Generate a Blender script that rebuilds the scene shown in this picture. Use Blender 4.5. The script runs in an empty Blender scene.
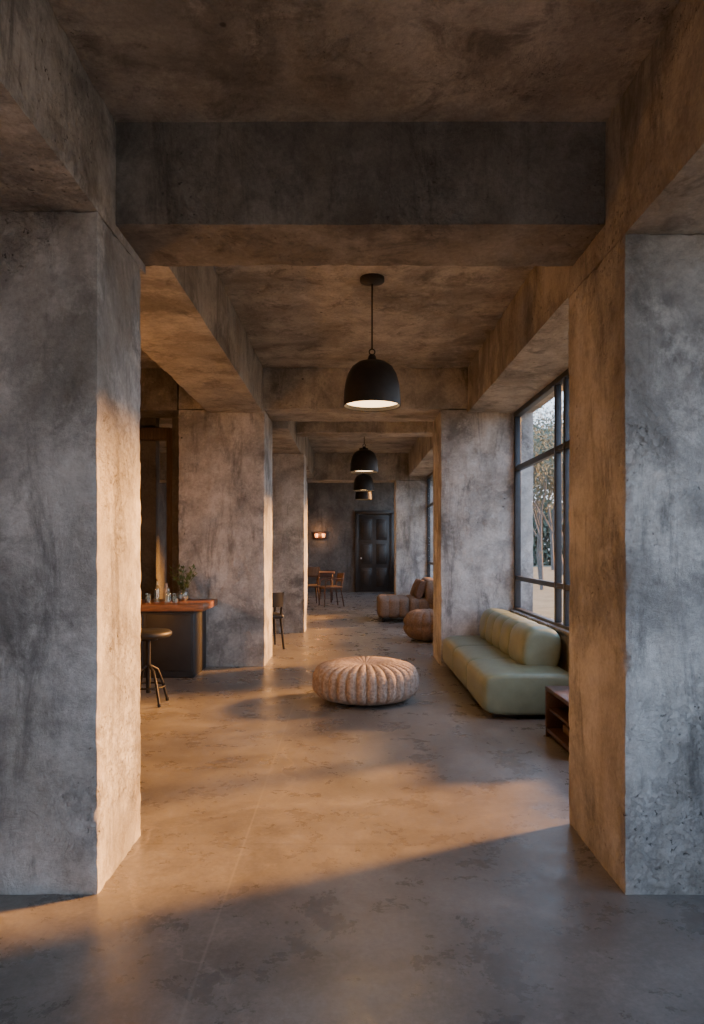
import bpy, bmesh, math, random
from mathutils import Vector, noise, Matrix
random.seed(7)
R = math.radians
scene = bpy.context.scene
COL = scene.collection

# ------------------------------------------------------------ node helpers
def newmat(name):
    m = bpy.data.materials.new(name); m.use_nodes = True
    nt = m.node_tree
    for n in list(nt.nodes): nt.nodes.remove(n)
    out = nt.nodes.new('ShaderNodeOutputMaterial')
    b = nt.nodes.new('ShaderNodeBsdfPrincipled')
    nt.links.new(b.outputs[0], out.inputs[0])
    return m, nt, b
def N(nt, t, **kw):
    n = nt.nodes.new(t)
    for k, v in kw.items():
        if k in n.inputs.keys(): n.inputs[k].default_value = v
        else: setattr(n, k, v)
    return n
def ramp(nt, fac, stops):
    r = nt.nodes.new('ShaderNodeValToRGB')
    while len(r.color_ramp.elements) < len(stops): r.color_ramp.elements.new(0.5)
    for e, (p, c) in zip(r.color_ramp.elements, stops):
        e.position = p
        e.color = (c, c, c, 1) if isinstance(c, (int, float)) else (*c, 1)
    nt.links.new(fac, r.inputs[0]); return r.outputs[0]
def mix(nt, fac, a, b, mode='MIX'):
    m = nt.nodes.new('ShaderNodeMix'); m.data_type = 'RGBA'; m.blend_type = mode
    for i, v in ((0, fac), (6, a), (7, b)):
        if isinstance(v, bpy.types.NodeSocket): nt.links.new(v, m.inputs[i])
        elif isinstance(v, (int, float)): m.inputs[i].default_value = v
        else: m.inputs[i].default_value = (*v, 1)
    return m.outputs[2]
def coords(nt, scale=(1, 1, 1)):
    tc = nt.nodes.new('ShaderNodeTexCoord'); mp = nt.nodes.new('ShaderNodeMapping')
    mp.inputs['Scale'].default_value = scale
    nt.links.new(tc.outputs['Object'], mp.inputs[0]); return mp.outputs[0]
def noi(nt, vec, scale, detail=6, rough=.6, dist=0):
    n = N(nt, 'ShaderNodeTexNoise', Scale=scale, Detail=detail, Roughness=rough, Distortion=dist)
    nt.links.new(vec, n.inputs['Vector']); return n.outputs[0]
def bump(nt, b, h, strength, dist=0.02, prev=None):
    n = N(nt, 'ShaderNodeBump', Strength=strength, Distance=dist)
    nt.links.new(h, n.inputs['Height'])
    if prev: nt.links.new(prev, n.inputs['Normal'])
    nt.links.new(n.outputs[0], b.inputs['Normal']); return n.outputs[0]

def concrete(name, dark, mid, light, warm, stain=1.0):
    m, nt, b = newmat(name)
    v = coords(nt); vs = coords(nt, (1, 1, .22))
    big = noi(nt, v, 1.3, 10, .64, .5)
    c = ramp(nt, big, [(.36, dark), (.47, mid), (.62, light)])
    med = noi(nt, v, 4.0, 12, .72, .3)
    c = mix(nt, ramp(nt, med, [(.34, .7), (.52, .0)]), c, mix(nt, .35, dark, mid))
    lp = noi(nt, v, 2.6, 12, .74, .2)
    c = mix(nt, ramp(nt, lp, [(.50, 0), (.62, .6)]), c, tuple(min(1, x * 1.18) for x in light))
    st = noi(nt, vs, 2.6, 8, .65, .3)
    c = mix(nt, ramp(nt, st, [(.50, 0), (.68, .6 * stain)]), c, warm)
    st2 = noi(nt, vs, 4.0, 10, .72, .6)
    c = mix(nt, ramp(nt, st2, [(.53, 0), (.65, .65)]), c, tuple(x * .55 for x in dark))
    fine = noi(nt, v, 38, 8, .8)
    c = mix(nt, .38, c, ramp(nt, fine, [(.35, .28), (.65, .75)]), 'OVERLAY')
    msk = ramp(nt, noi(nt, v, 1.7, 3), [(.50, 0), (.60, 1)])
    pn = noi(nt, v, 40, 4, .6)
    pit = ramp(nt, pn, [(.64, 0), (.69, .8)])
    pm = mix(nt, 1.0, pit, msk, 'MULTIPLY')
    c = mix(nt, pm, c, tuple(x * .45 for x in dark))
    vo = N(nt, 'ShaderNodeTexVoronoi', Scale=2.6); nt.links.new(v, vo.inputs['Vector'])
    hole = ramp(nt, vo.outputs['Distance'], [(.02, .9), (.04, 0)])
    c = mix(nt, hole, c, tuple(x * .3 for x in dark))
    nt.links.new(c, b.inputs['Base Color'])
    b.inputs['Roughness'].default_value = .75
    b.inputs['Specular IOR Level'].default_value = .35
    n1 = bump(nt, b, med, .7, .045)
    n2 = bump(nt, b, fine, .4, .012, n1)
    rough = ramp(nt, noi(nt, v, 14, 8, .75), [(.46, 0), (.54, 1)])
    m2 = mix(nt, 1.0, rough, msk, 'MULTIPLY')
    n3 = bump(nt, b, m2, .6, .014, n2)
    inv = mix(nt, 1.0, (1, 1, 1), pm, 'DIFFERENCE')
    bump(nt, b, inv, .9, .014, n3)
    return m

M_conc = concrete('concrete_wall_mat', (.17, .17, .17), (.36, .362, .36), (.58, .585, .58), (.30, .27, .225))
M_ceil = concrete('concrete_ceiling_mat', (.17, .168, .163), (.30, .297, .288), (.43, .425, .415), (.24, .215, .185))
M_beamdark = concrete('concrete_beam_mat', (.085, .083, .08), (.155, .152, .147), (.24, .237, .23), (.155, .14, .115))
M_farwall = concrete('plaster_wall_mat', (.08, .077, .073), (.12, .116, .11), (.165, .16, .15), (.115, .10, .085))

def floor_mat():
    m, nt, b = newmat('polished_concrete_floor_mat')
    v = coords(nt)
    big = noi(nt, v, 1.0, 10, .68, .5)
    c = ramp(nt, big, [(.34, (.11, .104, .097)), (.5, (.18, .172, .16)), (.66, (.26, .25, .235))])
    med = noi(nt, v, 3.2, 14, .76, .2)
    c = mix(nt, ramp(nt, med, [(.34, .45), (.56, 0)]), c, (.085, .078, .07))
    lp = noi(nt, v, 9, 12, .8, .2)
    c = mix(nt, ramp(nt, lp, [(.52, 0), (.68, .35)]), c, (.33, .32, .30))
    fine = noi(nt, v, 40, 8, .8)
    c = mix(nt, .5, c, ramp(nt, fine, [(.35, .3), (.65, .72)]), 'OVERLAY')
    wv = noi(nt, v, 1.4, 5, .6)
    add = nt.nodes.new('ShaderNodeVectorMath'); add.operation = 'ADD'
    sc = nt.nodes.new('ShaderNodeVectorMath'); sc.operation = 'SCALE'; sc.inputs['Scale'].default_value = .5
    cmb = nt.nodes.new('ShaderNodeCombineXYZ'); nt.links.new(wv, cmb.inputs[0]); nt.links.new(med, cmb.inputs[1])
    nt.links.new(cmb.outputs[0], sc.inputs[0]); nt.links.new(v, add.inputs[0]); nt.links.new(sc.outputs[0], add.inputs[1])
    vo = N(nt, 'ShaderNodeTexVoronoi', Scale=.42, feature='DISTANCE_TO_EDGE'); nt.links.new(add.outputs[0], vo.inputs['Vector'])
    c = mix(nt, ramp(nt, vo.outputs['Distance'], [(.0, .4), (.003, 0)]), c, (.36, .33, .29))
    sx = nt.nodes.new('ShaderNodeSeparateXYZ'); nt.links.new(v, sx.inputs[0])
    def joint(sock, at, period):
        a = N(nt, 'ShaderNodeMath', operation='SUBTRACT'); nt.links.new(sock, a.inputs[0]); a.inputs[1].default_value = at
        p = N(nt, 'ShaderNodeMath', operation='PINGPONG'); nt.links.new(a.outputs[0], p.inputs[0]); p.inputs[1].default_value = period / 2
        return ramp(nt, p.outputs[0], [(.0025, .45), (.006, 0)])
    c = mix(nt, joint(sx.outputs[1], 3.3, 3.2), c, (.06, .055, .048))
    c = mix(nt, joint(sx.outputs[0], -.5, 3.2), c, (.32, .30, .27))
    nt.links.new(c, b.inputs['Base Color'])
    r = ramp(nt, med, [(.35, .2), (.62, .42)])
    nt.links.new(r, b.inputs['Roughness'])
    b.inputs['Specular IOR Level'].default_value = .55
    n1 = bump(nt, b, med, .12, .012)
    bump(nt, b, fine, .15, .004, n1)
    return m
M_floor = floor_mat()

def simple(name, col, rough=.5, metal=0, nscale=30, var=.25, bmp=.1, bd=.003, coat=0, stretch=(1, 1, 1)):
    m, nt, b = newmat(name)
    v = coords(nt, stretch); n = noi(nt, v, nscale, 5, .6)
    c = ramp(nt, n, [(.3, tuple(x * (1 - var) for x in col)), (.7, tuple(min(1, x * (1 + var)) for x in col))])
    nt.links.new(c, b.inputs['Base Color'])
    b.inputs['Roughness'].default_value = rough; b.inputs['Metallic'].default_value = metal
    b.inputs['Coat Weight'].default_value = coat
    if bmp: bump(nt, b, n, bmp, bd)
    return m
M_metal = simple('black_metal_mat', (.018, .018, .02), .45, .6, 20, .3, .05)
M_lamp = simple('black_enamel_mat', (.02, .018, .017), .5, .3, 12, .4, .08)
M_frame = simple('window_frame_mat', (.035, .042, .052), .45, .3, 10, .2, .03)
M_black = simple('counter_black_mat', (.016, .017, .019), .5, 0, 8, .3, .04)
M_wood = simple('warm_wood_mat', (.25, .10, .042), .4, 0, 7, .4, .1, .003, .2, (1, 8, 8))
M_dkwood = simple('dark_wood_mat', (.06, .027, .016), .42, 0, 6, .4, .1, .003, .15, (8, 1, 8))
M_jamb = simple('stained_wood_mat', (.09, .058, .036), .6, 0, 6, .4, .1, .003, 0, (8, 8, 1))
M_door = simple('door_paint_mat', (.028, .025, .023), .4, 0, 9, .3, .08)
M_sofa = simple('olive_leather_mat', (.178, .222, .158), .38, 0, 9, .14, .12, .004)
M_pouf = simple('woven_beige_mat', (.36, .285, .235), .95, 0, 42, .45, .9, .016)
M_brown = simple('brown_tufted_fabric_mat', (.165, .12, .09), .85, 0, 40, .35, .4, .006)
M_pillow = simple('dark_cushion_mat', (.10, .06, .042), .85, 0, 40, .35, .3, .004)
M_leaf = simple('leaf_mat', (.10, .16, .06), .6, 0, 20, .3, 0)
M_bark = simple('bark_mat', (.11, .105, .10), .9, 0, 15, .3, .2)
M_bush = simple('foliage_mat', (.085, .115, .08), .8, 0, 3, .3, 0)
M_ground = simple('ground_mat', (.11, .125, .085), .95, 0, 2, .4, .2)
M_ceramic = simple('ceramic_mat', (.5, .45, .4), .4, 0, 20, .1, 0)
def glassm(name, col, tr=.86, rough=.03):
    m, nt, b = newmat(name)
    t = nt.nodes.new('ShaderNodeBsdfTransparent'); t.inputs[0].default_value = (*col, 1)
    g = nt.nodes.new('ShaderNodeBsdfGlossy'); g.inputs['Roughness'].default_value = rough
    mx = nt.nodes.new('ShaderNodeMixShader'); mx.inputs[0].default_value = 1 - tr
    out = [n for n in nt.nodes if n.type == 'OUTPUT_MATERIAL'][0]
    nt.links.new(t.outputs[0], mx.inputs[1]); nt.links.new(g.outputs[0], mx.inputs[2]); nt.links.new(mx.outputs[0], out.inputs[0])
    nt.nodes.remove(b); return m
M_glass = glassm('window_glass_mat', (.97, .98, 1), .95)
M_bottle = glassm('bottle_glass_mat', (.75, .8, .75), .8)
def emis(name, col, s):
    m, nt, b = newmat(name)
    b.inputs['Base Color'].default_value = (*col, 1)
    b.inputs['Emission Color'].default_value = (*col, 1); b.inputs['Emission Strength'].default_value = s
    return m
M_glow = emis('lamp_diffuser_mat', (1, .66, .34), 5.0)
M_glow2 = emis('sconce_glow_mat', (1, .40, .12), 3.0)
M_fillglobe = emis('fill_globe_mat', (1, .40, .10), 125.0)  # strong glow of the added globe out of view

# ------------------------------------------------------------ mesh helpers
def link(name, me, mat, parent=None, smooth=False, ang=None):
    o = bpy.data.objects.new(name, me); COL.objects.link(o)
    if mat: me.materials.append(mat)
    if smooth:
        for p in me.polygons: p.use_smooth = True
        if ang: me.set_sharp_from_angle(angle=R(ang))
    if parent: o.parent = parent
    return o
def empty(name, loc=(0, 0, 0), rz=0):
    e = bpy.data.objects.new(name, None); e.location = loc; e.rotation_euler = (0, 0, R(rz)); e.empty_display_size = .2
    COL.objects.link(e); return e
def cbox(name, x0, x1, y0, y1, z0, z1, mat=None, seg=.06, amp=.0035, chip=.007):
    mat = mat or M_conc
    nx = max(1, min(160, round((x1 - x0) / seg))); ny = max(1, min(220, round((y1 - y0) / seg))); nz = max(1, min(140, round((z1 - z0) / seg)))
    idx = {}; vs = []
    def gv(i, j, k):
        key = (i, j, k)
        if key in idx: return idx[key]
        p = Vector((x0 + (x1 - x0) * i / nx, y0 + (y1 - y0) * j / ny, z0 + (z1 - z0) * k / nz))
        q = p.copy()
        ex = (-1 if i == 0 else 1 if i == nx else 0); ey = (-1 if j == 0 else 1 if j == ny else 0); ez = (-1 if k == 0 else 1 if k == nz else 0)
        d = noise.noise_vector(p * 1.6) * amp + noise.noise_vector(p * 9) * amp * .35
        q += d
        if abs(ex) + abs(ey) + abs(ez) >= 2:
            c = .002 + chip * max(0, noise.noise(p * 7)) + chip * 1.3 * max(0, noise.noise(p * 23))
            q -= Vector((ex, ey, ez)) * c
        if z0 < .001 and k == 0: q.z = z0
        idx[key] = len(vs); vs.append(q); return idx[key]
    fs = []
    for i in range(nx):
        for j in range(ny):
            fs.append((gv(i, j, 0), gv(i, j + 1, 0), gv(i + 1, j + 1, 0), gv(i + 1, j, 0)))
            fs.append((gv(i, j, nz), gv(i + 1, j, nz), gv(i + 1, j + 1, nz), gv(i, j + 1, nz)))
    for i in range(nx):
        for k in range(nz):
            fs.append((gv(i, 0, k), gv(i + 1, 0, k), gv(i + 1, 0, k + 1), gv(i, 0, k + 1)))
            fs.append((gv(i, ny, k), gv(i, ny, k + 1), gv(i + 1, ny, k + 1), gv(i + 1, ny, k)))
    for j in range(ny):
        for k in range(nz):
            fs.append((gv(0, j, k), gv(0, j, k + 1), gv(0, j + 1, k + 1), gv(0, j + 1, k)))
            fs.append((gv(nx, j, k), gv(nx, j + 1, k), gv(nx, j + 1, k + 1), gv(nx, j, k + 1)))
    me = bpy.data.meshes.new(name); me.from_pydata(vs, [], fs); me.update()
    return link(name, me, mat, None, True, 35)
def box(name, c, s, mat, parent=None, bev=.004, seg=2, rot=None):
    bm = bmesh.new(); bmesh.ops.create_cube(bm, size=1)
    bmesh.ops.scale(bm, vec=s, verts=bm.verts)
    if bev: bmesh.ops.bevel(bm, geom=bm.edges[:], offset=min(bev, min(s) * .49), segments=seg, profile=.5, affect='EDGES')
    if rot: bmesh.ops.rotate(bm, matrix=Matrix.Rotation(R(rot[1]), 3, rot[0]), verts=bm.verts)
    bmesh.ops.translate(bm, vec=c, verts=bm.verts)
    me = bpy.data.meshes.new(name); bm.to_mesh(me); bm.free()
    return link(name, me, mat, parent, True, 50 if seg < 4 else None)
def tube(name, p0, p1, r0, mat, parent=None, r1=None, n=12):
    r1 = r0 if r1 is None else r1
    p0, p1 = Vector(p0), Vector(p1); d = p1 - p0
    bm = bmesh.new(); bmesh.ops.create_cone(bm, cap_ends=True, segments=n, radius1=r0, radius2=r1, depth=d.length)
    bmesh.ops.rotate(bm, matrix=d.to_track_quat('Z', 'Y').to_matrix(), verts=bm.verts)
    bmesh.ops.translate(bm, vec=(p0 + p1) / 2, verts=bm.verts)
    me = bpy.data.meshes.new(name); bm.to_mesh(me); bm.free()
    return link(name, me, mat, parent, True, 50)
def path(name, pts, r, mat, parent=None, cyc=False):
    cu = bpy.data.curves.new(name, 'CURVE'); cu.dimensions = '3D'; cu.bevel_depth = r; cu.bevel_resolution = 3
    s = cu.splines.new('POLY'); s.points.add(len(pts) - 1)
    for p, q in zip(s.points, pts): p.co = (*q, 1)
    s.use_cyclic_u = cyc; s.use_smooth = True
    o = bpy.data.objects.new(name, cu); COL.objects.link(o); cu.materials.append(mat)
    if parent: o.parent = parent
    return o
def ring(name, c, rad, r, mat, parent=None, n=32, axis='Z'):
    pts = []
    for i in range(n):
        a = 2 * math.pi * i / n
        pts.append((c[0] + rad * math.cos(a), c[1] + rad * math.sin(a), c[2]) if axis == 'Z' else (c[0] + rad * math.cos(a), c[1], c[2] + rad * math.sin(a)))
    return path(name, pts, r, mat, parent, True)
def lathe(name, prof, mat, parent=None, c=(0, 0, 0), n=48, ang=50):
    vs = []; fs = []
    for r, z in prof:
        for i in range(n):
            a = 2 * math.pi * i / n; vs.append((c[0] + r * math.cos(a), c[1] + r * math.sin(a), c[2] + z))
    for k in range(len(prof) - 1):
        for i in range(n):
            j = (i + 1) % n; fs.append((k * n + i, k * n + j, (k + 1) * n + j, (k + 1) * n + i))
    me = bpy.data.meshes.new(name); me.from_pydata(vs, [], fs)
    bm = bmesh.new(); bm.from_mesh(me); bmesh.ops.remove_doubles(bm, verts=bm.verts, dist=1e-5); bmesh.ops.recalc_face_normals(bm, faces=bm.faces); bm.to_mesh(me); bm.free()
    return link(name, me, mat, parent, True, ang)
def channel_cushion(name, size, c, nch, axis, mat, parent, depth=.03, p=3.2, res=14, tilt=None, k0=.80, ep=9):
    """soft superellipsoid bolster with puffed channels across one axis"""
    sx, sy, sz = size[0] / 2, size[1] / 2, size[2] / 2
    NU = max(nch * 14, 28); NV = 48; vs = []; fs = []
    for iu in range(NU + 1):
        t = iu / NU; u = -math.cos(math.pi * t) if nch <= 1 else -1 + 2 * t
        ch = abs(math.sin(math.pi * t * nch)) ** .45 if nch > 1 else 1
        e = (1 - abs(u) ** ep) ** (1 / 3.0) if abs(u) < .99999 else 0
        k = (1 - depth / min(sz, (sx if axis == 'Y' else sy)) * (1 - ch)) * (k0 + (1 - k0) * e) if 0 < iu < NU else k0 * .93
        for iv in range(NV):
            a = 2 * math.pi * iv / NV; ca, sa = math.cos(a), math.sin(a)
            w = math.copysign(abs(ca) ** (2 / p), ca); z = math.copysign(abs(sa) ** (2 / p), sa)
            if axis == 'Y': vs.append((w * sx * k, u * sy, z * sz * k))
            else: vs.append((u * sx, w * sy * k, z * sz * k))
    for iu in range(NU):
        for iv in range(NV):
            j = (iv + 1) % NV; fs.append((iu * NV + iv, iu * NV + j, (iu + 1) * NV + j, (iu + 1) * NV + iv))
    b0 = len(vs)
    vs.append((0, -sy, 0) if axis == 'Y' else (-sx, 0, 0)); vs.append((0, sy, 0) if axis == 'Y' else (sx, 0, 0))
    for iv in range(NV):
        j = (iv + 1) % NV; fs.append((b0, j, iv)); fs.append((b0 + 1, NU * NV + iv, NU * NV + j))
    me = bpy.data.meshes.new(name); me.from_pydata(vs, [], fs)
    bm = bmesh.new(); bm.from_mesh(me); bmesh.ops.recalc_face_normals(bm, faces=bm.faces)
    if tilt: bmesh.ops.rotate(bm, matrix=Matrix.Rotation(R(tilt[1]), 3, tilt[0]), verts=bm.verts)
    bmesh.ops.translate(bm, vec=c, verts=bm.verts); bm.to_mesh(me); bm.free()
    return link(name, me, mat, parent, True)

# ------------------------------------------------------------ SHELL  (x right, y depth, z up)
XL, XR = -1.014, 1.106
WX = 1.90          # window wall inner plane
YB = -3.0          # open rear end, unseen, placed to let sky light onto column fronts
C1, C2 = 3.24, 3.497
def plane(name, x0, x1, y0, y1, z, mat):
    me = bpy.data.meshes.new(name); me.from_pydata([(x0, y0, z), (x1, y0, z), (x1, y1, z), (x0, y1, z)], [], [(0, 1, 2, 3)])
    return link(name, me, mat)
plane('floor', -5, 2.15, -3.2, 22.2, 0, M_floor)
plane('ground', -60, 80, -60, 120, -.25, M_ground)
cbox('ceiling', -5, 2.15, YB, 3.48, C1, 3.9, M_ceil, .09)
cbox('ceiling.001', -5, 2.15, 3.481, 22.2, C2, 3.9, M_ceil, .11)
cbox('column_left', -2.2, XL, 2.816, 3.40, 0, 2.752, M_conc, .022)
cbox('column_right', XR, 2.15, 2.816, 3.55, 0, 2.663, M_conc, .022)
cbox('beam_left', -2.2, XL, YB, 3.485, 2.752, C1, M_conc, .05)
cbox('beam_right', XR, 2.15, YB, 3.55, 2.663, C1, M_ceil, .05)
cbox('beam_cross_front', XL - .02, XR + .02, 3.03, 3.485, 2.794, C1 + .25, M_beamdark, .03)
S2 = 2.97
cbox('beam_left_mid', -1.66, XL, 3.49, 8.2, S2, C2, M_ceil, .05)
cbox('beam_right_mid', 1.37, 2.15, 3.56, 8.2, S2, C2, M_ceil, .05)
cbox('column_left_mid', -2.01, -1.0, 8.2, 9.04, 0, 3.01, M_conc, .04)
cbox('column_right_mid', 1.066, 2.15, 8.2, 9.0, 0, 3.01, M_conc, .04)
cbox('beam_cross_mid', -2.01, 2.15, 8.2, 9.04, 3.017, C2, M_ceil, .05)
cbox('beam_cross_inner', -2.01, 2.15, 10.3, 10.7, 3.08, C2, M_ceil, .06)
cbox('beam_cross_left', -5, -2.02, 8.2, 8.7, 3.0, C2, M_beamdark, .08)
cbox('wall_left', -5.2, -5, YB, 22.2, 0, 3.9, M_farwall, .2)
cbox('wall_rear_light_block', -5, -.3, YB - .2, YB, 0, 3.9, M_farwall, .2)  # unseen, added to darken the left column's front face
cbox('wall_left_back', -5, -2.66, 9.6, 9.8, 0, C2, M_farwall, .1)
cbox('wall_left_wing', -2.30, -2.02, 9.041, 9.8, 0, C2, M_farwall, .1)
cbox('beam_left_far', -1.66, -.80, 9.05, 15.6, 2.93, C2, M_ceil, .08)
cbox('beam_right_far', 1.30, 2.15, 9.05, 15.6, S2, C2, M_ceil, .08)
cbox('column_left_inner', -1.45, -.745, 11.4, 12.0, 0, 2.925, M_conc, .06)
cbox('column_left_far', -2.4, -.98, 15.6, 16.2, 0, 2.88, M_conc, .08)
cbox('column_right_far', 1.02, 2.15, 15.6, 16.2, 0, 2.88, M_conc, .07)
cbox('beam_cross_far', -5, 2.15, 15.6, 16.2, 2.885, C2, M_ceil, .08)
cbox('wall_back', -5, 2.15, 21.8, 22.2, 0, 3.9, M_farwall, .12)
cbox('wall_right_far', 1.9, 2.15, 16.2, 21.8, 0, 1.2, M_farwall, .12)
cbox('wall_right_low', WX, 2.15, 3.56, 5.28, 0, .25, M_conc, .06)
cbox('wall_right', WX, 2.15, 5.281, 8.19, 0, .64, M_conc, .06)
cbox('wall_right_inner', 1.69, 1.95, 9.01, 15.59, 0, .64, M_conc, .08)
cbox('wall_right_sun_block', WX, 2.15, YB, 2.805, 0, .62, M_conc, .08)  # unseen, height set to block sun from the near floor

def window(idx, y0, y1, z0, z1, vpost, hbars, x=2.0):
    e = empty('window_%d' % idx, (x, (y0 + y1) / 2, z0)); w = .055
    L = y1 - y0; H = z1 - z0
    box('frame_sill', (0, 0, w / 2), (.07, L, w), M_frame, e)
    box('frame_head', (0, 0, H - w / 2), (.07, L, w), M_frame, e)
    for s in (-1, 1): box('frame_jamb', (0, s * (L / 2 - w / 2), H / 2), (.07, w, H - 2 * w), M_frame, e)
    for i, (yy, ww) in enumerate(vpost): box('mullion_%d' % i, (0, yy - (y0 + y1) / 2, H / 2), (.06, ww, H - 2 * w), M_frame, e)
    for i, (zz, ww) in enumerate(hbars): box('transom_%d' % i, (0, 0, zz - z0), (.055, L - 2 * w, ww), M_frame, e)
    box('glass_pane', (0, 0, H / 2), (.006, L - 2 * w, H - 2 * w), M_glass, e, 0)
    return e
window(1, 3.57, 5.28, .25, S2, [], [], 1.96)
window(2, 5.30, 8.18, .64, S2, [(6.28, .06), (6.56, .05)], [(1.04, .05), (2.31, .06)], 1.95)
window(3, 9.02, 15.58, .64, S2, [(10.6, .05), (12.2, .05), (13.8, .05)], [(1.05, .05), (2.31, .05)], 1.75)
window(4, YB, 2.80, .62, 2.66, [(-1.2, .05), (.6, .05)], [], 2.08)
window(5, 16.22, 21.78, 1.2, 3.4, [(18, .05), (20, .05)], [])  # unseen opening, added to brighten the far room
box('trim_1', (1.945, 6.73, .655), (.16, 2.86, .03), M_conc, None, .004)

def doorframe():
    e = empty('door_frame', (-2.48, 9.5, 0))
    box('jamb_right', (.09, 0, 1.5), (.16, .16, 3.0), M_jamb, e)
    box('header', (-.75, 0, 2.93), (1.6, .14, .16), M_jamb, e)
    box('jamb_left', (-1.5, 0, 1.43), (.12, .14, 2.85), M_jamb, e)
doorframe()

def door():
    e = empty('door_1', (.75, 21.76, 0))
    W, H = .98, 2.40
    box('slab', (0, 0, H / 2), (W, .05, H - .01), M_door, e)
    for ix in (-1, 1):
        for (za, zb) in ((.15, .75), (.87, 1.5), (1.62, 2.27)):
            cx = ix * .235; cz = (za + zb) / 2
            box('panel', (cx, -.03, cz), (.34, .03, zb - za), M_door, e, .012)
            box('panel_raised', (cx, -.05, cz), (.24, .03, zb - za - .12), M_door, e, .014)
    for ix in (-1, 1): box('architrave', (ix * (W / 2 + .055), -.01, H / 2 + .03), (.11, .1, H + .06), M_door, e)
    box('architrave_top', (0, -.01, H + .075), (W + .22, .1, .11), M_door, e)
    tube('handle', (-.41, -.07, 1.05), (-.41, -.12, 1.05), .015, M_ceramic, e)
    lathe('knob', [(0, -.03), (.02, -.025), (.03, 0), (.02, .025), (0, .03)], M_ceramic, e, (-.41, -.13, 1.05), 16)
door()

# ------------------------------------------------------------ PENDANTS
def pendant(x, y, rim, ceil, watts):
    e = empty('pendant_lamp', (x, y, rim))
    prof = [(.222, 0), (.221, .04), (.218, .11), (.208, .18), (.190, .245), (.158, .30), (.11, .335), (.05, .35), (.0, .352)]
    inner = [(r - .007 if r > .01 else 0, z - (.006 if z > 0 else 0)) for r, z in prof[::-1]]
    lathe('shade', prof + inner[0:], M_lamp, e)
    ring('shade_rim', (0, 0, .002), .219, .005, M_lamp, e, 48)
    lathe('diffuser', [(0, .03), (.212, .03), (.212, .036), (0, .036)], M_glow, e)
    lathe('cap', [(.0, .40), (.018, .40), (.03, .385), (.035, .36), (.04, .348), (0, .345)], M_lamp, e, n=24)
    ring('link', (0, 0, .42), .022, .005, M_lamp, e, 20, 'Y')
    tube('cable', (0, 0, .44), (0, 0, ceil - rim - .04), .006, M_lamp, e)
    lathe('canopy', [(0, -.05), (.02, -.05), (.09, -.035), (.095, -.03), (.095, .0), (0, .0)], M_lamp, e, (0, 0, ceil - rim + .003), 40)
    ld = bpy.data.lights.new('bulb', 'SPOT'); ld.energy = watts; ld.color = (1, .58, .26); ld.shadow_soft_size = .15
    ld.spot_size = R(165); ld.spot_blend = .6
    l = bpy.data.objects.new('bulb_light', ld); COL.objects.link(l); l.parent = e; l.location = (0, 0, .0)
pendant(.172, 5.457, 2.50, C2, 60)
pendant(.225, 11.1, 2.59, C2, 45)
pendant(.29, 14.9, 2.60, C2, 35)
pendant(.36, 18.6, 2.66, C2, 50)

def fill_globe(x, y):  # added source out of view, warms the right column's inner face
    e = empty('added_fill_globe', (x, y, 0))
    lathe('base', [(0, 0), (.16, 0), (.16, .015), (.03, .03), (0, .03)], M_metal, e)
    tube('pole', (0, 0, .02), (0, 0, 1.36), .012, M_metal, e)
    lathe('globe', [(.14 * math.sin(math.pi * i / 20), 1.5 - .14 * math.cos(math.pi * i / 20)) for i in range(21)], M_fillglobe, e, ang=None)
fill_globe(-3.0, 5.3)

# ------------------------------------------------------------ POUFS
def pouf(x, y, rad, h, mat, nch, groove, name, dish=.5, flat=2.6, rows=0):
    NT = nch * 10; NP = 56; vs = []; fs = []
    for ip in range(NP + 1):
        a = -math.pi / 2 + math.pi * ip / NP
        ca, sa = max(0, math.cos(a)), math.sin(a)
        pr = ca ** (2 / 3.4); pz = math.copysign(abs(sa) ** (2 / flat), sa)
        for it in range(NT):
            th = 2 * math.pi * it / NT
            g = 1 - abs(math.sin(th * nch / 2)) ** .5
            wob = 1 + .02 * noise.noise(Vector((math.cos(th) * 2, math.sin(th) * 2, ip * .1)))
            gr = groove * g * min(1, pr * 1.2)
            r = rad * pr * wob - gr * ca ** .4
            z = h / 2 + h / 2 * pz
            if sa > 0:
                z -= gr * .5 * sa
                q = max(0, 1 - pr / dish); z -= h * .16 * q ** 1.3
            if rows:
                rr = 1 - abs(math.sin(pz * math.pi * rows / 2)) ** .5; r -= groove * .6 * rr * ca
            vs.append((r * math.cos(th), r * math.sin(th), max(0.0, z)))
    for ip in range(NP):
        for it in range(NT):
            j = (it + 1) % NT; fs.append((ip * NT + it, ip * NT + j, (ip + 1) * NT + j, (ip + 1) * NT + it))
    e = empty(name, (x, y, 0))
    me = bpy.data.meshes.new('body'); me.from_pydata(vs, [], fs)
    bm = bmesh.new(); bm.from_mesh(me); bmesh.ops.remove_doubles(bm, verts=bm.verts, dist=1e-4); bmesh.ops.recalc_face_normals(bm, faces=bm.faces); bm.to_mesh(me); bm.free()
    link('body', me, mat, e, True)
    lathe('button', [(0, .02), (.03, .018), (.045, .005), (.045, -.02), (0, -.02)], mat, e, (0, 0, h * .82), 24)
pouf(.142, 6.44, .485, .36, M_pouf, 32, .034, 'pouf', .5, 3.6)
pouf(1.18, 10.55, .38, .46, M_brown, 16, .03, 'pouf', rows=3)

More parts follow.
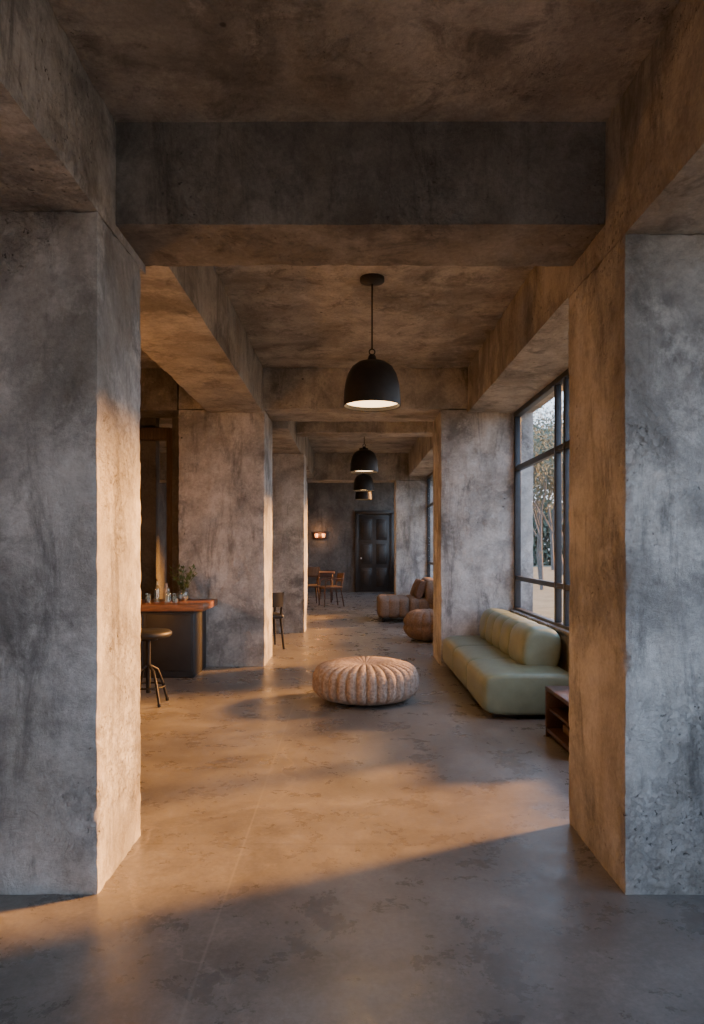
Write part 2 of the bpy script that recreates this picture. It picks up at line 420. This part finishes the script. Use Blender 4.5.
# ------------------------------------------------------------ GREEN SOFA
def sofa():
    e = empty('sofa', (1.47, 6.90, 0))
    box('plinth', (.0, 0, .03), (.60, 2.30, .06), M_black, e, .01)
    y0, y1 = -1.25, 1.27; n = 3; L = (y1 - y0) / n
    for i in range(n):
        cy = y0 + L * (i + .5)
        channel_cushion('seat_%d' % i, (.80, L + .006, .34), (.0, cy, .205), 1, 'Y', M_sofa, e, .0, 5.5, k0=.84, ep=11)
    for i, (yc, ln) in enumerate(((-.56, .56), (-.09, .37), (.27, .37), (.63, .37), (.99, .37))):
        channel_cushion('back_cushion_%d' % i, (.37, ln, .40), (.195, yc, .50), 1, 'Y', M_sofa, e, .0, 3.2, tilt=('Y', 8), k0=.68, ep=3.4)
sofa()

def sidetable():
    e = empty('side_table', (1.66, 4.88, 0)); w, d, h, t = .42, .64, .37, .03
    box('top', (0, 0, h - t / 2), (w, d, t), M_dkwood, e)
    box('bottom', (0, 0, .05), (w - .01, d - .01, t), M_dkwood, e)
    box('end_1', (0, -d / 2 + t / 2, h / 2), (w, t, h - .001), M_dkwood, e)
    box('end_2', (0, d / 2 - t / 2, h / 2), (w, t, h - .001), M_dkwood, e)
    box('back', (w / 2 - .01, 0, h / 2), (.02, d - .02, h - .02), M_dkwood, e)
    box('shelf', (0, 0, .2), (w - .04, d - .04, .02), M_dkwood, e)
    box('magazines', (-.02, .05, .09), (.2, .28, .05), M_brown, e)
sidetable()

def farsofa():
    e = empty('lounge_sofa', (1.10, 13.5, 0))
    for i, (cx, cy) in enumerate(((-.28, -.0), (.28, .0))):
        channel_cushion('seat_%d' % i, (.58, 1.1, .40), (cx, cy, .26), 3, 'X', M_brown, e, .012, 6)
    channel_cushion('back', (.26, 1.1, .48), (.43, 0, .56), 4, 'Y', M_brown, e, .015, 4)
    channel_cushion('pillow_1', (.14, .40, .36), (.22, -.28, .60), 0, 'Y', M_pillow, e, 0, 3.4, tilt=('Y', 18), k0=.86)
    channel_cushion('pillow_2', (.14, .40, .36), (.20, .22, .60), 0, 'Y', M_brown, e, 0, 3.4, tilt=('Y', 22), k0=.86)
    for sx in (-.48, .48):
        for sy in (-.45, .45): tube('leg', (sx, sy, 0), (sx, sy, .08), .025, M_metal, e)
farsofa()

# ------------------------------------------------------------ COUNTER + ITEMS
def counter():
    e = empty('bar_counter', (-2.45, 7.80, 0))
    box('body', (0, 0, .36), (1.56, .66, .715), M_black, e, .006)
    box('toe_kick', (0, 0, .03), (1.5, .6, .06), M_metal, e, .003)
    for i in range(3): box('panel_%d' % i, (-.52 + .52 * i, -.335, .38), (.48, .015, .60), M_black, e, .004)
    box('countertop', (.04, 0, .755), (1.72, .80, .075), M_wood, e, .008)
counter()
def bottle(name, x, y, h, r, mat):
    e = empty(name, (x, y, .793))
    lathe('glass', [(0, 0), (r, 0), (r, h * .55), (r * .85, h * .66), (r * .35, h * .76), (r * .32, h * .97), (r * .38, h)], mat, e, n=24)
    tube('stopper', (0, 0, h * .97), (0, 0, h * 1.04), r * .3, M_dkwood, e)
bottle('glass_bottle', -2.14, 7.75, .24, .036, M_bottle)
bottle('glass_bottle', -2.05, 7.82, .20, .034, M_ceramic)
bottle('glass_bottle', -1.99, 7.66, .16, .036, M_bottle)
def tumbler(x, y):
    e = empty('drinking_glass', (x, y, .793)); lathe('glass', [(0, 0), (.03, 0), (.036, .1), (.033, .1), (.028, .008), (0, .008)], M_bottle, e, n=24)
tumbler(-1.9, 7.6); tumbler(-2.2, 7.62)
def plant(x, y):
    e = empty('potted_plant', (x, y, .793))
    lathe('vase', [(0, 0), (.04, 0), (.062, .05), (.055, .11), (.03, .145), (.034, .16), (.028, .16), (.02, .14), (0, .13)], M_bottle, e, n=28)
    vs = []; fs = []
    for s in range(15):
        a = random.uniform(0, 6.28); sp = random.uniform(.06, .24); h = random.uniform(.2, .36)
        pts = [(0, 0, .06)]
        for k in range(1, 6):
            t = k / 5; pts.append((math.cos(a) * sp * t ** 1.6, math.sin(a) * sp * t ** 1.6, .06 + h * t))
        path('stem_%d' % s, pts, .0025, M_leaf, e)
        for k in range(2, 6):
            for q in range(3):
                p = Vector(pts[k]) + Vector((random.uniform(-.01, .01), random.uniform(-.01, .01), random.uniform(-.02, .01)))
                d = Vector((random.uniform(-1, 1), random.uniform(-1, 1), random.uniform(-.1, .9))).normalized()
                w = d.cross(Vector((0, 0, 1))).normalized() * .014; l = .06
                b = len(vs); vs += [p, p + d * l * .5 + w, p + d * l, p + d * l * .5 - w]; fs.append((b, b + 1, b + 2, b + 3))
    me = bpy.data.meshes.new('leaves'); me.from_pydata(vs, [], fs); link('leaves', me, M_leaf, e)
plant(-1.87, 7.85)

def stool():
    e = empty('bar_stool', (-1.80, 6.25, 0))
    lathe('seat', [(0, .60), (.19, .60), (.205, .615), (.205, .64), (.19, .655), (.1, .66), (0, .655)], M_black, e)
    tube('post', (0, 0, .10), (0, 0, .60), .022, M_metal, e)
    lathe('hub', [(0, .56), (.08, .57), (.09, .60), (0, .60)], M_metal, e, n=24)
    for i in range(4):
        a = math.pi / 4 + i * math.pi / 2; ca, sa = math.cos(a), math.sin(a)
        path('leg_%d' % i, [(.02 * ca, .02 * sa, .34), (.09 * ca, .09 * sa, .30), (.14 * ca, .14 * sa, .18), (.19 * ca, .19 * sa, .012)], .012, M_metal, e)
        tube('foot_%d' % i, (.19 * ca, .19 * sa, 0), (.188 * ca, .188 * sa, .03), .016, M_metal, e)
    ring('foot_ring', (0, 0, .16), .145, .008, M_metal, e)
stool()

# ------------------------------------------------------------ CHAIRS / TABLES
def chair(x, y, rz, mat, seatmat, h=.78):
    e = empty('dining_chair', (x, y, 0), rz)
    box('seat', (0, 0, .445), (.46, .45, .06), seatmat, e, .025, 4)
    for sx in (-1, 1):
        tube('leg_front', (sx * .19, -.19, .43), (sx * .215, -.22, 0), .02, mat, e, .012)
        path('leg_back', [(sx * .22, .26, 0), (sx * .19, .19, .43), (sx * .20, .225, .62), (sx * .205, .26, h)], .016, mat, e)
        path('arm', [(sx * .20, .235, .66), (sx * .24, .08, .655), (sx * .24, -.12, .63), (sx * .215, -.19, .60), (sx * .20, -.195, .44)], .013, mat, e)
    vs = []; fs = []
    for i in range(13):
        t = -1 + 2 * i / 12; yy = .245 + .05 * (1 - t * t)
        for z, o in ((h - .20, -.02), (h, .012)):
            vs.append((t * .205, yy + o - .01, z)); vs.append((t * .205, yy + o + .015, z))
    for i in range(12):
        a = i * 4; b = a + 4
        fs += [(a, b, b + 2, a + 2), (a + 1, a + 3, b + 3, b + 1), (a + 2, b + 2, b + 3, a + 3), (a, a + 1, b + 1, b)]
    fs += [(0, 2, 3, 1), (48, 49, 51, 50)]
    me = bpy.data.meshes.new('backrest'); me.from_pydata(vs, [], fs); link('backrest', me, seatmat, e, True, 40)
    return e
chair(-.46, 16.55, -70, M_dkwood, M_pillow)
chair(-1.20, 9.75, 200, M_metal, M_black)
chair(-1.0, 17.1, 190, M_dkwood, M_jamb, .92)
def table(name, x, y, w, d, h, mat):
    e = empty(name, (x, y, 0))
    box('top', (0, 0, h - .02), (w, d, .04), mat, e)
    box('apron', (0, 0, h - .08), (w - .1, d - .1, .08), mat, e)
    for sx in (-1, 1):
        for sy in (-1, 1): tube('leg', (sx * (w / 2 - .07), sy * (d / 2 - .07), 0), (sx * (w / 2 - .07), sy * (d / 2 - .07), h - .04), .022, mat, e)
table('dining_table', -1.15, 18.0, 1.5, .9, .76, M_dkwood)
def sconce():
    e = empty('wall_sconce', (-.93, 21.74, 1.76))
    box('plate', (0, .02, 0), (.42, .05, .22), M_dkwood, e)
    for s in (-1, 1):
        lathe('cup', [(0, -.06), (.04, -.06), (.055, .05), (.045, .05), (0, -.03)], M_glow2, e, (s * .11, -.06, 0), 24)
    ld = bpy.data.lights.new('sconce_light', 'POINT'); ld.energy = 8; ld.color = (1, .45, .18); ld.shadow_soft_size = .1
    l = bpy.data.objects.new('sconce_light', ld); COL.objects.link(l); l.parent = e; l.location = (0, -.22, .05)
sconce()

# ------------------------------------------------------------ EXTERIOR TREES
def tree(x, y, H, seed):
    rnd = random.Random(seed); vs = []; fs = []; lv = []; lf = []
    def seg(p, q, r0, r1):
        d = (q - p).normalized(); u = d.orthogonal().normalized(); w = d.cross(u); b = len(vs); n = 5
        for (c, r) in ((p, r0), (q, r1)):
            for i in range(n):
                a = 2 * math.pi * i / n; vs.append(c + (u * math.cos(a) + w * math.sin(a)) * r)
        for i in range(n): j = (i + 1) % n; fs.append((b + i, b + j, b + n + j, b + n + i))
    def grow(p, d, L, r, lev):
        k = 3
        for i in range(k):
            d = (d + Vector((rnd.uniform(-1, 1), rnd.uniform(-1, 1), rnd.uniform(-.3, .6))) * .18).normalized()
            q = p + d * L / k; seg(p, q, r * (1 - i * .13), r * (1 - (i + 1) * .13)); p = q
            if lev > 0 and i > 0:
                for s in range(2):
                    nd = (d + Vector((rnd.uniform(-1, 1), rnd.uniform(-1, 1), rnd.uniform(-.4, .6))) * .9).normalized()
                    grow(p, nd, L * rnd.uniform(.5, .72), r * .45, lev - 1)
        if lev <= 1:
            for s in range(18):
                c = p + Vector((rnd.uniform(-1, 1), rnd.uniform(-1, 1), rnd.uniform(-1, 1))) * .5
                a = Vector((rnd.uniform(-1, 1), rnd.uniform(-1, 1), rnd.uniform(-1, 1))).normalized() * .06; bb = a.orthogonal().normalized() * .04
                k2 = len(lv); lv.extend([c - a, c + bb, c + a, c - bb]); lf.append((k2, k2 + 1, k2 + 2, k2 + 3))
    grow(Vector((0, 0, 0)), Vector((0, 0, 1)), H * .40, H * .011, 4)
    e = empty('tree', (x, y, -.25))
    me = bpy.data.meshes.new('branches'); me.from_pydata(vs, [], fs); link('branches', me, M_bark, e, True)
    me = bpy.data.meshes.new('leaves'); me.from_pydata(lv, [], lf); link('leaves', me, M_bush, e)
for i, (x, y, H) in enumerate(((7.4, 27, 7), (8.9, 30, 8), (9.8, 36, 10), (12.5, 41, 11), (11.2, 48, 12), (14.5, 50, 12), (7.9, 33, 7.5), (10.4, 33, 8))):
    tree(x, y, H, 11 + i)
def hedge(x, y, w, d, h, seed):
    rnd = random.Random(seed); vs = []; fs = []
    for i in range(14000):
        u, v = rnd.uniform(-1, 1), rnd.uniform(-1, 1); top = h * (.75 + .25 * noise.noise(Vector((u * 4, v * 3, seed))))
        z = top * (1 - rnd.random() ** 1.4); c = Vector((u * w / 2, v * d / 2, z))
        a = Vector((rnd.uniform(-1, 1), rnd.uniform(-1, 1), rnd.uniform(-1, 1))).normalized() * .28; b = a.orthogonal().normalized() * .2
        k = len(vs); vs.extend([c - a, c + b, c + a, c - b]); fs.append((k, k + 1, k + 2, k + 3))
    me = bpy.data.meshes.new('hedge'); me.from_pydata(vs, [], fs); o = link('hedge', me, M_bush); o.location = (x, y, -.25)
hedge(16, 64, 20, 4, 6.5, 3)

# ------------------------------------------------------------ LIGHT
w = bpy.data.worlds.new('sky'); scene.world = w; w.use_nodes = True; nt = w.node_tree
for n in list(nt.nodes): nt.nodes.remove(n)
tc = nt.nodes.new('ShaderNodeTexCoord'); sp = nt.nodes.new('ShaderNodeSeparateXYZ'); nt.links.new(tc.outputs['Generated'], sp.inputs[0])
c = ramp(nt, sp.outputs[2], [(.0, (.78, .88, .98)), (.12, (.72, .85, 1.0)), (.6, (.48, .65, .94))])
bg = nt.nodes.new('ShaderNodeBackground'); bg.inputs[1].default_value = 3.9; nt.links.new(c, bg.inputs[0])
ow = nt.nodes.new('ShaderNodeOutputWorld'); nt.links.new(bg.outputs[0], ow.inputs[0])
sd = bpy.data.lights.new('sun', 'SUN'); sd.energy = 27; sd.color = (1, .40, .07); sd.angle = R(7)
so = bpy.data.objects.new('sun', sd); COL.objects.link(so)
d = Vector((-1, -.45, -math.tan(R(18)) * math.hypot(1, .45)))
so.rotation_euler = d.to_track_quat('-Z', 'Y').to_euler(); so.location = (12, 10, 6)

# ------------------------------------------------------------ CAMERA
cd = bpy.data.cameras.new('camera'); cam = bpy.data.objects.new('camera', cd); COL.objects.link(cam)
cam.location = (0, 0, 1.4); cam.rotation_euler = (R(90), 0, 0)
cd.sensor_fit = 'HORIZONTAL'; cd.sensor_width = 36; cd.lens = 36 * 700 / 704
cd.shift_x = 2 / 704; cd.shift_y = 35 / 704; cd.clip_end = 300
scene.camera = cam
